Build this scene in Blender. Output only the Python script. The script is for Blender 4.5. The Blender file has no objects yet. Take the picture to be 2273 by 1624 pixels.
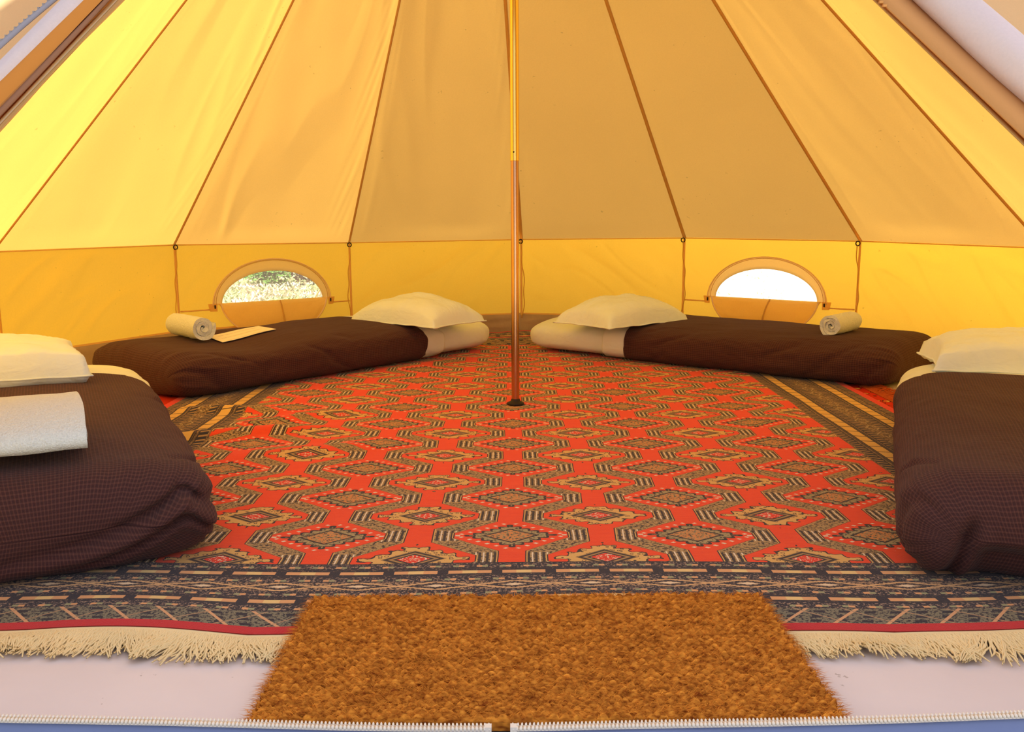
import bpy, math, random
from mathutils import Vector, Matrix, noise
random.seed(7)
sc = bpy.context.scene
COL = sc.collection
PI = math.pi

# ------------------------------------------------------------------ camera
FPX = 2120.0
YAW, PITCH, ROLL = math.radians(.241), math.radians(9.14), math.radians(-.225)
def cam_dir(a, b):
    c, s = math.cos(ROLL), math.sin(ROLL)
    x = a*c + b*s; y = -a*s + b*c
    X = x/FPX; u = -y/FPX
    c, s = math.cos(PITCH), math.sin(PITCH)
    Y = c + u*s; Z = -s + u*c
    c, s = math.cos(YAW), math.sin(YAW)
    return Vector((X*c - Y*s, X*s + Y*c, Z))
fw = cam_dir(0, 0)
rt = (cam_dir(FPX, 0) - fw).normalized()
up = (cam_dir(0, -FPX) - fw).normalized()
cd = bpy.data.cameras.new('camera'); cam = bpy.data.objects.new('camera', cd); COL.objects.link(cam)
m = Matrix((rt, up, -fw.normalized())).transposed().to_4x4()
m.translation = Vector((.0023, -3.835, .7864))
cam.matrix_world = m
cd.sensor_width = 36; cd.lens = FPX/2273*36; cd.clip_start = .05; cd.clip_end = 400
sc.camera = cam

# ------------------------------------------------------------------ light
w = bpy.data.worlds.new('world'); sc.world = w; w.use_nodes = True
bg = w.node_tree.nodes['Background']
bg.inputs[0].default_value = (.86, .85, 1.0, 1); bg.inputs[1].default_value = .60
sd = bpy.data.lights.new('sun', 'SUN'); sd.energy = 9.0; sd.angle = math.radians(1.5); sd.color = (1, .93, .80)
sun = bpy.data.objects.new('sun', sd); COL.objects.link(sun)
SAZ, SEL = math.radians(-157), math.radians(40)          # azimuth from +Y towards +X, elevation
SDIR = Vector((math.cos(SEL)*math.sin(SAZ), math.cos(SEL)*math.cos(SAZ), math.sin(SEL)))
sun.rotation_euler = SDIR.to_track_quat('Z', 'Y').to_euler()
sun.location = SDIR*20
vs = sc.view_settings
vs.view_transform = 'Standard'; vs.look = 'None'; vs.gamma = 1; vs.use_curve_mapping = False
vs.exposure = .95

# ------------------------------------------------------------------ helpers: objects
def link(name, me, mats=(), parent=None):
    o = bpy.data.objects.new(name, me); COL.objects.link(o)
    if me is not None:
        for mt in (mats if isinstance(mats, (list, tuple)) else [mats]):
            if mt is not None: me.materials.append(mt)
    if parent is not None: o.parent = parent
    return o
def tag(o, label=None, cat=None, group=None, kind=None):
    if label: o['label'] = label
    if cat: o['category'] = cat
    if group: o['group'] = group
    if kind: o['kind'] = kind
    return o
def empty(name, loc=(0, 0, 0), rz=0):
    o = bpy.data.objects.new(name, None); COL.objects.link(o)
    o.location = loc; o.rotation_euler = (0, 0, rz); o.empty_display_size = .1
    return o
class MB:
    """collects faces of one mesh"""
    def __init__(s): s.v = []; s.f = []; s.uv = []; s.mi = []
    def grid(s, nu, nv, fn, uvf=None, cu=False, cv=False, mat=0, flip=False):
        b = len(s.v); NU = nu if cu else nu+1; NV = nv if cv else nv+1
        for j in range(NV):
            for i in range(NU): s.v.append(tuple(fn(i/nu, j/nv)))
        for j in range(nv):
            for i in range(nu):
                i2 = (i+1) % NU; j2 = (j+1) % NV
                q = [b+j*NU+i, b+j*NU+i2, b+j2*NU+i2, b+j2*NU+i]
                c = [(i/nu, j/nv), ((i+1)/nu, j/nv), ((i+1)/nu, (j+1)/nv), (i/nu, (j+1)/nv)]
                if uvf: c = [uvf(*t) for t in c]
                if flip: q.reverse(); c.reverse()
                s.f.append(q); s.uv += c; s.mi.append(mat)
    def face(s, pts, uv=None, mat=0):
        b = len(s.v); s.v += [tuple(p) for p in pts]
        s.f.append(list(range(b, b+len(pts)))); s.uv += uv or [(p[0], p[1]) for p in pts]; s.mi.append(mat)
    def box(s, c, d, mat=0):
        x, y, z = c; a, b, e = [k/2 for k in d]; n = len(s.v)
        s.v += [(x+i*a, y+j*b, z+k*e) for k in (-1, 1) for j in (-1, 1) for i in (-1, 1)]
        for q in ((0, 2, 3, 1), (4, 5, 7, 6), (0, 1, 5, 4), (2, 6, 7, 3), (0, 4, 6, 2), (1, 3, 7, 5)):
            s.f.append([n+t for t in q]); s.uv += [(s.v[n+t][0], s.v[n+t][1]) for t in q]; s.mi.append(mat)
    def tube(s, path, r, n=8, cap=True, mat=0):
        path = [Vector(p) for p in path]; b = len(s.v); N = len(path); L = 0
        rr = r if isinstance(r, (list, tuple)) else [r]*N
        ref = None
        for i, p in enumerate(path):
            t = (path[min(i+1, N-1)] - path[max(i-1, 0)]).normalized()
            if ref is None: ref = t.orthogonal().normalized()
            ref = (ref - t*ref.dot(t)).normalized(); bi = t.cross(ref)
            for k in range(n):
                a = 2*PI*k/n
                s.v.append(tuple(p + (ref*math.cos(a) + bi*math.sin(a))*rr[i]))
        for i in range(N-1):
            for k in range(n):
                k2 = (k+1) % n
                s.f.append([b+i*n+k, b+i*n+k2, b+(i+1)*n+k2, b+(i+1)*n+k])
                s.uv += [(k/n, i), ((k+1)/n, i), ((k+1)/n, i+1), (k/n, i+1)]; s.mi.append(mat)
        if cap:
            for o, rev in ((0, True), ((N-1)*n, False)):
                q = [b+o+k for k in range(n)]
                if rev: q.reverse()
                s.f.append(q); s.uv += [(0, 0)]*n; s.mi.append(mat)
    def strip(s, path, side, nrm, width, th, mat=0):
        """a flat band swept along path; side = width direction, nrm = proud direction"""
        b = len(s.v); N = len(path); L = 0
        for i, p in enumerate(path):
            p = Vector(p); sd_ = Vector(side[i] if isinstance(side, list) else side).normalized()
            nn = Vector(nrm[i] if isinstance(nrm, list) else nrm).normalized()
            wd = width[i] if isinstance(width, list) else width
            for a, c in ((-.5, 0), (.5, 0), (.5, 1), (-.5, 1)): s.v.append(tuple(p + sd_*(a*wd) + nn*(c*th)))
        acc = [0]
        for i in range(N-1): acc.append(acc[-1] + (Vector(path[i+1]) - Vector(path[i])).length)
        for i in range(N-1):
            for k in range(4):
                k2 = (k+1) % 4
                s.f.append([b+i*4+k, b+i*4+k2, b+i*4+4+k2, b+i*4+4+k])
                s.uv += [(acc[i], k*.01), (acc[i], k*.01+.01), (acc[i+1], k*.01+.01), (acc[i+1], k*.01)]; s.mi.append(mat)
        for o in (0, (N-1)*4):
            s.f.append([b+o, b+o+1, b+o+2, b+o+3]); s.uv += [(0, 0)]*4; s.mi.append(mat)
    def build(s, name, mats, parent=None, smooth=True):
        me = bpy.data.meshes.new(name); me.from_pydata(s.v, [], s.f)
        ul = me.uv_layers.new(name='UVMap')
        flat = [c for t in s.uv for c in t]
        ul.data.foreach_set('uv', flat)
        if any(s.mi): me.polygons.foreach_set('material_index', s.mi)
        me.polygons.foreach_set('use_smooth', [smooth]*len(me.polygons))
        me.update()
        return link(name, me, mats, parent)
def lerp(a, b, t): return a + (b-a)*t
def V(*a): return Vector(a)
def nz(*a): return noise.noise(Vector(a))
def sm(a, b, x):
    t = max(0., min(1., (x-a)/(b-a))); return t*t*(3-2*t)
def sRGB(r, g, b):
    f = lambda c: (c/255/12.92) if c <= 10 else ((c/255+.055)/1.055)**2.4
    return (f(r), f(g), f(b), 1)

# ------------------------------------------------------------------ helpers: shader expressions
class NT:
    def __init__(s, name):
        s.m = bpy.data.materials.new(name); s.m.use_nodes = True
        s.t = s.m.node_tree; s.t.nodes.clear()
        s.out = s.t.nodes.new('ShaderNodeOutputMaterial')
    def n(s, kind, **kw):
        d = s.t.nodes.new(kind)
        for k, v in kw.items(): setattr(d, k, v)
        return d
    def lk(s, a, b): s.t.links.new(a, b)
    def put(s, v, sock):
        if isinstance(v, X): s.lk(v.s, sock)
        elif hasattr(v, 'is_output'): s.lk(v, sock)
        else: sock.default_value = v
    def math(s, op, a, b=None, c=None, clamp=False):
        d = s.n('ShaderNodeMath', operation=op, use_clamp=clamp)
        for i, v in enumerate((a, b, c)):
            if v is not None: s.put(v, d.inputs[i])
        return X(s, d.outputs[0])
    def uv(s):
        d = s.n('ShaderNodeUVMap'); q = s.n('ShaderNodeSeparateXYZ'); s.lk(d.outputs[0], q.inputs[0])
        return X(s, q.outputs[0]), X(s, q.outputs[1])
    def obj(s):
        d = s.n('ShaderNodeTexCoord'); q = s.n('ShaderNodeSeparateXYZ'); s.lk(d.outputs['Object'], q.inputs[0])
        return X(s, q.outputs[0]), X(s, q.outputs[1]), X(s, q.outputs[2])
    def vec(s, x, y, z=0.):
        d = s.n('ShaderNodeCombineXYZ')
        for i, v in enumerate((x, y, z)): s.put(v, d.inputs[i])
        return d.outputs[0]
    def noise(s, v, scale, detail=2., rough=.5, dist=0.):
        d = s.n('ShaderNodeTexNoise'); s.lk(v, d.inputs['Vector'])
        d.inputs['Scale'].default_value = scale; d.inputs['Detail'].default_value = detail
        d.inputs['Roughness'].default_value = rough; d.inputs['Distortion'].default_value = dist
        return X(s, d.outputs[0])
    def voro(s, v, scale, feat='F1'):
        d = s.n('ShaderNodeTexVoronoi', feature=feat); s.lk(v, d.inputs['Vector']); d.inputs['Scale'].default_value = scale
        return X(s, d.outputs['Distance'])
    def mix(s, f, a, b, mode='MIX'):
        d = s.n('ShaderNodeMix', data_type='RGBA', blend_type=mode)
        s.put(f, d.inputs[0])
        for v, i in ((a, 6), (b, 7)):
            if isinstance(v, tuple): d.inputs[i].default_value = v if len(v) == 4 else (*v, 1)
            else: s.lk(v, d.inputs[i])
        return d.outputs[2]
    def bump(s, h, strength=.5, dist=.01, normal=None):
        d = s.n('ShaderNodeBump'); d.inputs['Strength'].default_value = strength; d.inputs['Distance'].default_value = dist
        s.put(h, d.inputs['Height'])
        if normal is not None: s.lk(normal, d.inputs['Normal'])
        return d.outputs[0]
    def pbr(s, col, rough=.8, metal=0., normal=None, spec=.3, sheen=0., trans=None):
        d = s.n('ShaderNodeBsdfPrincipled')
        if isinstance(col, tuple): d.inputs['Base Color'].default_value = col
        else: s.lk(col, d.inputs['Base Color'])
        s.put(rough, d.inputs['Roughness']); d.inputs['Metallic'].default_value = metal
        d.inputs['Specular IOR Level'].default_value = spec
        if sheen: d.inputs['Sheen Weight'].default_value = sheen
        if normal is not None: s.lk(normal, d.inputs['Normal'])
        s.lk(d.outputs[0], s.out.inputs[0]); return s.m
class X:
    def __init__(s, t, sock): s.t = t; s.s = sock
    def __add__(s, o): return s.t.math('ADD', s, o)
    __radd__ = __add__
    def __sub__(s, o): return s.t.math('SUBTRACT', s, o)
    def __rsub__(s, o): return s.t.math('SUBTRACT', o, s)
    def __mul__(s, o): return s.t.math('MULTIPLY', s, o)
    __rmul__ = __mul__
    def __truediv__(s, o): return s.t.math('DIVIDE', s, o)
    def __lt__(s, o): return s.t.math('LESS_THAN', s, o)
    def __gt__(s, o): return s.t.math('GREATER_THAN', s, o)
    def abs(s): return s.t.math('ABSOLUTE', s)
    def sin(s): return s.t.math('SINE', s)
    def rnd(s): return s.t.math('FLOOR', s + .5)
    def fr(s): return s - s.rnd()
    def max(s, o): return s.t.math('MAXIMUM', s, o)
    def min(s, o): return s.t.math('MINIMUM', s, o)
    def clamp(s, a, b): return s.max(a).min(b)
def plain(name, col, rough=.8, metal=0., spec=.3, bump_scale=0, bump_s=.3, var=0.):
    t = NT(name); nm = None; c = col
    if bump_scale or var:
        x, y, z = t.obj(); v = t.vec(x, y, z)
        if bump_scale: nm = t.bump(t.noise(v, bump_scale, 3), bump_s, .002)
        if var: c = t.mix(t.noise(v, bump_scale*.12 if bump_scale else 8, 3), tuple(k*(1-var) for k in col[:3]), tuple(min(1, k*(1+var)) for k in col[:3]))
    return t.pbr(c, rough, metal, nm, spec)

# ------------------------------------------------------------------ materials
def canvas(name, refl, trans, mixf=.55, stain=True):
    t = NT(name); x, y, z = t.obj(); v = t.vec(x, y, z)
    weave = t.noise(v, 900, 1); soft = t.noise(t.vec(x*1.0, y*1.0, z*.5), 9, 4, .6)
    fib = t.noise(v, 160, 2)
    cr = t.noise(v, 1.6, 3, .55)
    k = t.math('MULTIPLY_ADD', fib, .10, .95) * t.math('MULTIPLY_ADD', cr, .12, .94)
    if stain:
        sp = t.noise(v, 34, 3, .6); blot = t.noise(v, 3.1, 2)
        dirt = (sp > .70) * (blot > .56)
        k = k * (1 - dirt*.28)
    nm = t.bump(soft*.35 + weave*.12, .25, .010)
    d = t.n('ShaderNodeBsdfDiffuse'); tr = t.n('ShaderNodeBsdfTranslucent')
    kc = t.n('ShaderNodeCombineColor')
    for i in range(3): t.put(k, kc.inputs[i])
    t.lk(t.mix(1., refl, kc.outputs[0], 'MULTIPLY'), d.inputs[0])
    t.lk(t.mix(1., trans, kc.outputs[0], 'MULTIPLY'), tr.inputs[0])
    t.lk(nm, d.inputs['Normal']); t.lk(nm, tr.inputs['Normal'])
    mx = t.n('ShaderNodeMixShader'); mx.inputs[0].default_value = mixf
    t.lk(d.outputs[0], mx.inputs[1]); t.lk(tr.outputs[0], mx.inputs[2])
    t.lk(mx.outputs[0], t.out.inputs[0]); return t.m
M = {}
M['roof'] = canvas('roof_canvas', (.66, .52, .29), (.95, .54, .105), .355)
M['wall'] = canvas('wall_canvas', (.70, .49, .15), (1., .54, .040), .56)
M['seam'] = canvas('seam_canvas', (.66, .46, .18), (.90, .46, .06), .34, False)
M['hem'] = canvas('hem_canvas', (.64, .44, .17), (.95, .53, .11), .46, False)
M['flap'] = canvas('flap_canvas', (.92, .72, .27), (.95, .58, .10), .40, False)
M['wall_seam'] = canvas('wall_seam_canvas', (.86, .62, .22), (1., .54, .05), .32, False)
M['piping'] = plain('piping', sRGB(232, 205, 140), .8, bump_scale=300)
M['cord'] = plain('cord', sRGB(205, 160, 80), .8)
M['door_canvas'] = canvas('door_canvas', (.80, .75, .78), (.80, .50, .16), .32, False)
M['zip_line'] = canvas('zip_line_canvas', (.95, .84, .56), (1., .72, .26), .38, False)
M['brown_tape'] = plain('brown_tape', sRGB(150, 105, 75), .8, bump_scale=200)
M['zip_tape'] = plain('zip_tape', sRGB(150, 145, 150), .7, bump_scale=300)
M['zip_tooth'] = plain('zip_tooth', sRGB(238, 230, 212), .35, spec=.5)
M['black'] = plain('black_rubber', sRGB(38, 30, 24), .55)
M['sill'] = plain('sill_canvas', sRGB(120, 135, 175), .8, bump_scale=60, var=.1)

def m_floor():
    t = NT('groundsheet'); x, y, z = t.obj(); v = t.vec(x, y, z)
    a = t.noise(v, 2.2, 4, .6); b = t.noise(v, 60, 2); dirt = t.noise(v, 26, 4, .7)
    c = t.mix(a, sRGB(212, 200, 196), sRGB(234, 222, 216))
    c = t.mix(((dirt > .68) * (a > .5)) * .45, c, sRGB(120, 100, 84))
    return t.pbr(c, .55, 0, t.bump(a + b*.05, .35, .02), .35)
M['floor'] = m_floor()
def m_upstand():
    t = NT('groundsheet_upstand'); x, y, z = t.obj(); v = t.vec(x, y, z)
    a = t.noise(v, 7, 4, .6)
    return t.pbr(t.mix(a, sRGB(150, 128, 100), sRGB(186, 164, 132)), .6, 0, t.bump(a, .4, .02), .3)
M['upstand'] = m_upstand()
def m_metal(name, c1, c2, rough):
    t = NT(name); x, y, z = t.obj()
    a = t.noise(t.vec(x*6, y*6, z*1.2), 5, 4, .6)
    sc_ = t.noise(t.vec(x*40, y*40, z*6), 8, 3, .7)
    return t.pbr(t.mix(a, c1, c2), t.math('MULTIPLY_ADD', a, .12, rough), 1., t.bump(sc_, .06, .001), .5)
M['pole_up'] = m_metal('pole_upper_steel', (.92, .66, .16, 1), (.84, .56, .12, 1), .15)  # steel tinted gold: reflection of the yellow canvas put into the base colour
M['pole_lo'] = m_metal('pole_lower_steel', (.62, .36, .20, 1), (.50, .27, .15, 1), .16)  # same steel tinted copper: the red rug's reflection in the base colour

def m_linen(name, c1, c2, bs=.3):
    t = NT(name); x, y, z = t.obj(); v = t.vec(x, y, z)
    a = t.noise(v, 5, 5, .6, .6); b = t.noise(t.vec(x*1., y*3., z*2.), 9, 3, .6, .8)
    return t.pbr(t.mix(a, c1, c2), .85, 0, t.bump(a + b*.5, bs, .02), .2, .1)
M['sheet'] = m_linen('white_sheet', (.68, .75, .66, 1), (.80, .87, .78, 1), .35)
M['pillow'] = m_linen('white_pillowcase', (.72, .84, .82, 1), (.84, .95, .93, 1), .5)
def m_towel():
    t = NT('white_terry'); x, y, z = t.obj(); v = t.vec(x, y, z)
    a = t.noise(v, 260, 2); b = t.noise(v, 40, 3, .6)
    return t.pbr(t.mix(a, (.60, .66, .63, 1), (.88, .94, .89, 1)), .95, 0, t.bump(a + b, .7, .006), .1, .3)
M['towel'] = m_towel()
def m_waffle():
    t = NT('brown_waffle_cotton'); u, v = t.uv()
    a = (u * (2*PI/.0105)).sin(); b = (v * (2*PI/.0085)).sin()
    h = (a.max(0) * .5 + b.max(0) * .6)
    nn = t.noise(t.vec(u, v), 9, 4, .6, .4); fine = t.noise(t.vec(u, v), 300, 2)
    cr = t.noise(t.vec(u*.8 + v*.9, v*2.2), 4, 4, .62, .5)
    c = t.mix(h * .55 + fine*.3 - .05, sRGB(58, 36, 37), sRGB(108, 71, 61))
    n1 = t.bump(cr, .45, .03)
    return t.pbr(c, .9, 0, t.bump(h + fine*.3, .5, .003, n1), .1, .06)
M['waffle'] = m_waffle()
def m_paper():
    t = NT('card'); u, v = t.uv()
    lines = ((v * 190).sin() > .55) * (t.noise(t.vec(u*1., v*3), 70, 1) > .42) * (u > .02) * (u < .17)
    return t.pbr(t.mix(lines*.22, sRGB(245, 238, 222), sRGB(120, 110, 95)), .6)
M['paper'] = m_paper()

# ---- rug materials (uv in metres from the rug centre)
RED, RED2 = (.86, .082, .006, 1), (.70, .034, .006, 1)
TAN, DARK, GOLD, CREAM = (.36, .215, .075, 1), (.035, .022, .018, 1), (.66, .39, .11, 1), (.72, .60, .42, 1)
NAVY, PEACH, GREEN = (.022, .018, .026, 1), (.66, .34, .14, 1), (.30, .30, .15, 1)
RW, RL = 1.475, 2.14                 # half size of the rug without fringe
FX, FY = 1.095, 1.785                # half size of the red field
PXC, PYC = .445, .3125
def rug_nm(t, x, y, extra=None):
    p = t.noise(t.vec(x, y), 420, 2)
    h = p if extra is None else p + extra
    return t.bump(h, .45, .004)
def m_field():
    t = NT('rug_field'); x, y = t.uv()
    wx = t.noise(t.vec(x, y), 2.2, 2); wy = t.noise(t.vec(x+7, y), 2.2, 2)
    X_ = (x + .04 + (wx-.5)*.03) / PXC; Y_ = (y + 1.605 + (wy-.5)*.03) / PYC
    u = X_.fr().abs() * PXC; a = Y_.fr().abs() * PYC
    u2 = PXC/2 - u; a2 = PYC/2 - a
    wd = (.142 - (a - .016)*1.22).clamp(.031, .138)
    wl = (.142 - (a2 - .016)*1.22).clamp(.031, .138)
    e = (wd - u).max(wl - u2)                       # >0 inside the red chains
    # zigzag bands
    f1 = t.noise(t.vec(x, y), 130, 2, .7); f2 = t.noise(t.vec(x, y), 55, 1)
    band = t.mix((f1*.85 + f2*.25 - .46)*8., DARK, (.42, .27, .10, 1))
    st = (u * (2*PI/.0175)).sin()
    flat = (a < .038).max(a2 < .038)
    band = t.mix(flat * (st > .45), band, DARK)
    band = t.mix(flat * (st < -.80), band, CREAM)
    band = t.mix((e > -.0055), band, GOLD)
    band = t.mix((e > -.0030), band, DARK)
    red = t.mix(t.noise(t.vec(x*1.5, y*14), 12, 3), RED, RED2)
    col = t.mix(e > 0, band, red)
    # dark lozenge with lobes and beads
    m1 = u/.116 + a/.084; e1 = u/.116 - a/.084
    lobe = (e1 * (PI*2.75)).sin().abs()
    ins = m1 + (1-lobe)*.17
    g1 = t.mix((f1 + f2*.3 - .52)*9., DARK, (.36, .28, .12, 1))
    g1 = t.mix((m1 < .52) * (f1 > .50), g1, (.60, .22, .05, 1))
    g1 = t.mix((ins > .90).max((m1 - .56).abs() < .045), g1, DARK)
    col = t.mix(ins < 1.02, col, g1)
    bead = ((m1 - 1.17).abs() < .065) * (lobe > .90)
    tip = ((u - .130).abs() < .006) * (a < .0045)
    col = t.mix(bead.max(tip), col, CREAM)
    # golden lozenge with ragged leaves
    m2 = u2/.124 + a2/.088; e2 = u2/.124 - a2/.088
    rag = (e2 * (PI*4.0)).sin()
    ins2 = m2 + rag*.10 + (f2-.5)*.35
    gold = t.mix((t.voro(t.vec(x, y), 70) - .30).abs() < .055, GOLD, DARK)
    gold = t.mix((m2 < .60), gold, t.mix((m2 * 34.).sin() > .1, DARK, TAN))
    gold = t.mix((m2 < .30), gold, t.mix(f1 > .56, RED2, CREAM))
    gold = t.mix(ins2 > .93, gold, DARK)
    col = t.mix(ins2 < 1.0, col, gold)
    return t.pbr(col, .95, 0, rug_nm(t, x, y), .1, .15)
def stripe(o, c, h): return (o - c).abs() < h
def m_side():
    t = NT('rug_side_border'); x, y = t.uv()
    o = x.abs() - FX                                   # 0 .. .38 outwards
    f1 = t.noise(t.vec(x, y), 130, 2, .7); f2 = t.noise(t.vec(x, y), 48, 1)
    col = t.mix((f1*.8 + f2*.3 - .44)*4.5, DARK, TAN)
    dg = (y/.030 + o*16.).fr()
    for c, h in ((.022, .014), (.134, .014), (.212, .014), (.332, .014)):
        col = t.mix(stripe(o, c, h), col, t.mix(dg > .12, NAVY, t.mix((dg > -.25), (.50, .42, .34, 1), TAN)))
    for c in (.038, .050, .108, .118, .228, .240, .290, .316): col = t.mix(stripe(o, c, .0022), col, DARK)
    for c, s in ((.079, .074), (.266, .070)):
        dy = (y/s + o*3.).fr()
        col = t.mix(stripe(o, c, .0205), col, t.mix(dy.abs() > .45, (.70, .43, .10, 1), DARK))
        col = t.mix(stripe(o, c-.0225, .003).max(stripe(o, c+.0225, .003)), col, DARK)
    # medallion lattice of the middle band
    dm = (y/.11).fr().abs()*.11
    lz = (o - .172).abs()/.030 + dm/.05
    col = t.mix(((lz - .8).abs() < .14) * (f1 > .5), col, (.48, .36, .17, 1))
    col = t.mix(stripe(o, .366, .019), col, RED2)
    return t.pbr(col, .95, 0, rug_nm(t, x, y), .1, .15)
def m_end():
    t = NT('rug_end_border'); x, y = t.uv()
    o = y.abs() - FY                                   # 0 .. .355 outwards
    f1 = t.noise(t.vec(x, y), 150, 2, .7); f2 = t.noise(t.vec(x, y), 60, 1)
    col = t.mix((f1*.8 + f2*.3 - .60)*5., NAVY, (.42, .28, .13, 1))
    for k, c in enumerate((.018, .092, .166, .238)):    # guard rows of little dashes on navy
        dx = (x/.052 + k*.27).fr(); par = ((x/.104 + k*.135).fr()) > 0
        col = t.mix(stripe(o, c, .0155), col, NAVY)
        col = t.mix(stripe(o, c, .014) * (f1 > .56), col, (.32, .22, .15, 1))
        col = t.mix(stripe(o, c + .004, .0048) * (dx.abs() < .24), col, t.mix(par, PEACH, GREEN))
    for c, ph in ((.056, .1), (.205, .45)):             # long peach dashes
        dx = (x/.118 + ph).fr()
        inn = stripe(o, c, .0085) * (dx.abs() < .40)
        col = t.mix(stripe(o, c, .0115), col, NAVY)
        col = t.mix(inn, col, t.mix(dx.abs() < .14, PEACH, (.74, .52, .20, 1)))
    # lozenge chain
    dm = (x/.165 + .2).fr().abs()*.165
    lz = (o - .129).abs()/.021 + dm/.0825
    inb = stripe(o, .129, .0215)
    col = t.mix(inb, col, t.mix((f1 + f2*.2) > .60, NAVY, (.40, .25, .13, 1)))
    col = t.mix(inb * ((lz - 1.0).abs() < .12), col, (.66, .40, .17, 1))
    col = t.mix(inb * ((lz - .60).abs() < .10), col, NAVY)
    col = t.mix(inb * (lz < .30), col, (.74, .58, .36, 1))
    # diagonal lattice row
    inl = stripe(o, .288, .035)
    sx = x.abs()
    d1 = (sx/.098 + (o)*9.5).fr(); d2 = (sx/.098 - (o)*13.).fr()
    col = t.mix(inl, col, t.mix(f1 > .47, NAVY, (.20, .18, .11, 1)))
    ck = ((sx/.049 + o*9.).fr().abs() < .22) * ((o/.022).fr() > 0)
    col = t.mix(inl * ck, col, NAVY)
    col = t.mix(inl * ((d1.abs()) < .045), col, (.62, .34, .16, 1))
    col = t.mix(inl * (d2.abs() < .03), col, (.40, .25, .13, 1))
    col = t.mix(stripe(o, .340, .017), col, (.50, .018, .022, 1))
    return t.pbr(col, .95, 0, rug_nm(t, x, y), .1, .15)
M['rug_field'], M['rug_side'], M['rug_end'] = m_field(), m_side(), m_end()
M['rug_back'] = plain('rug_edge', sRGB(120, 40, 28), .95)
M['fringe'] = plain('cream_fringe', sRGB(236, 214, 160), .9, var=.12)
M['fringe_red'] = plain('rust_fringe', sRGB(190, 88, 34), .9, var=.3)
def m_underrug():
    t = NT('red_rug'); x, y = t.uv()
    f1 = t.noise(t.vec(x, y), 60, 2, .7, 1.)
    v = t.voro(t.vec(x, y), 22)
    c = t.mix(f1, RED2, (.40, .03, .02, 1))
    c = t.mix((v < .30) * (f1 > .48), c, GOLD); c = t.mix((v - .36).abs() < .05, c, DARK)
    return t.pbr(c, .95, 0, rug_nm(t, x, y), .1)
M['underrug'] = m_underrug()
def m_coir():
    t = NT('coir'); x, y, z = t.obj()
    a = (t.noise(t.vec(x*.45, y*1.2, z), 150, 1) - .5)*1.5 + .42 + (t.noise(t.vec(x*.6, y*1.4, z), 45, 2) - .5)*.9
    c = t.mix(a, sRGB(134, 64, 12), sRGB(252, 168, 60))
    return t.pbr(c, .9, 0, None, .15)
M['coir'] = m_coir()
def m_lawn():
    t = NT('lawn'); x, y, z = t.obj(); v = t.vec(x, y, z)
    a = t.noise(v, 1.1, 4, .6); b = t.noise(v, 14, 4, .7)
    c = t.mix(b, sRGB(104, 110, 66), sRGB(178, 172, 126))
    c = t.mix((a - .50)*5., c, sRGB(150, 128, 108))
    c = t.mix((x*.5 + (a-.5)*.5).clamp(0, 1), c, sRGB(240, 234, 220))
    return t.pbr(c, .95, 0, t.bump(b, .6, .05), .1)
M['lawn'] = m_lawn()
def m_blade():
    t = NT('grass_blade'); x, y, z = t.obj(); v = t.vec(x, y, z*.1)
    a = t.noise(v, 2.2, 3); c = t.noise(v, 30, 2)
    return t.pbr(t.mix((a-.42)*5., t.mix(c, sRGB(120, 150, 84), sRGB(176, 186, 130)), t.mix(c, sRGB(178, 152, 140), sRGB(222, 208, 190))), .8)
M['blade'] = m_blade()
M['dry_leaf'] = plain('dry_leaf', sRGB(132, 106, 88), .8)
M['leaf'] = plain('leaf', sRGB(84, 120, 52), .7)
M['bark'] = plain('bark', sRGB(92, 74, 58), .9, bump_scale=40)
def m_net():
    t = NT('insect_net')
    tr = t.n('ShaderNodeBsdfTransparent'); d = t.n('ShaderNodeBsdfDiffuse'); tl = t.n('ShaderNodeBsdfTranslucent')
    d.inputs[0].default_value = (.85, .83, .80, 1); tl.inputs[0].default_value = (.85, .83, .80, 1)
    a = t.n('ShaderNodeMixShader'); a.inputs[0].default_value = .5; t.lk(d.outputs[0], a.inputs[1]); t.lk(tl.outputs[0], a.inputs[2])
    mx = t.n('ShaderNodeMixShader'); mx.inputs[0].default_value = .30
    t.lk(tr.outputs[0], mx.inputs[1]); t.lk(a.outputs[0], mx.inputs[2]); t.lk(mx.outputs[0], t.out.inputs[0]); return t.m
M['net'] = m_net()

# ------------------------------------------------------------------ tent skeleton
R, DA, A0, ZE = 2.507, math.radians(25.33), math.radians(.372), .6176
APEX = V(-.12, 0, 2.909)
KN = {-2: V(-1.93, 1.60, .615), -1: V(-1.055, 2.274, .603), 0: V(.04, 2.507, .613), 1: V(1.073, 2.266, .625), 2: V(1.943, 1.584, .622)}
for k in (-6, -5, -4, -3, 3, 4, 5, 6):
    a = A0 + k*DA; r = R
    if abs(k) == 5: r = 2.74; a = math.copysign(math.radians(119), k)
    KN[k] = V(r*math.sin(a), r*math.cos(a), ZE)
BASE = {}
for k, p in KN.items():
    h = V(p.x, p.y, 0).normalized(); r = {5: 2.78, 6: 2.68, 4: 2.56}.get(abs(k), 2.50)
    BASE[k] = h*r
ZW = .105                                              # where canvas wall meets the groundsheet
def side_of(k):                                       # wall piece that panel k..k+1 belongs to
    return 'left' if k <= -3 else ('right' if k >= 2 else 'back')

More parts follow.
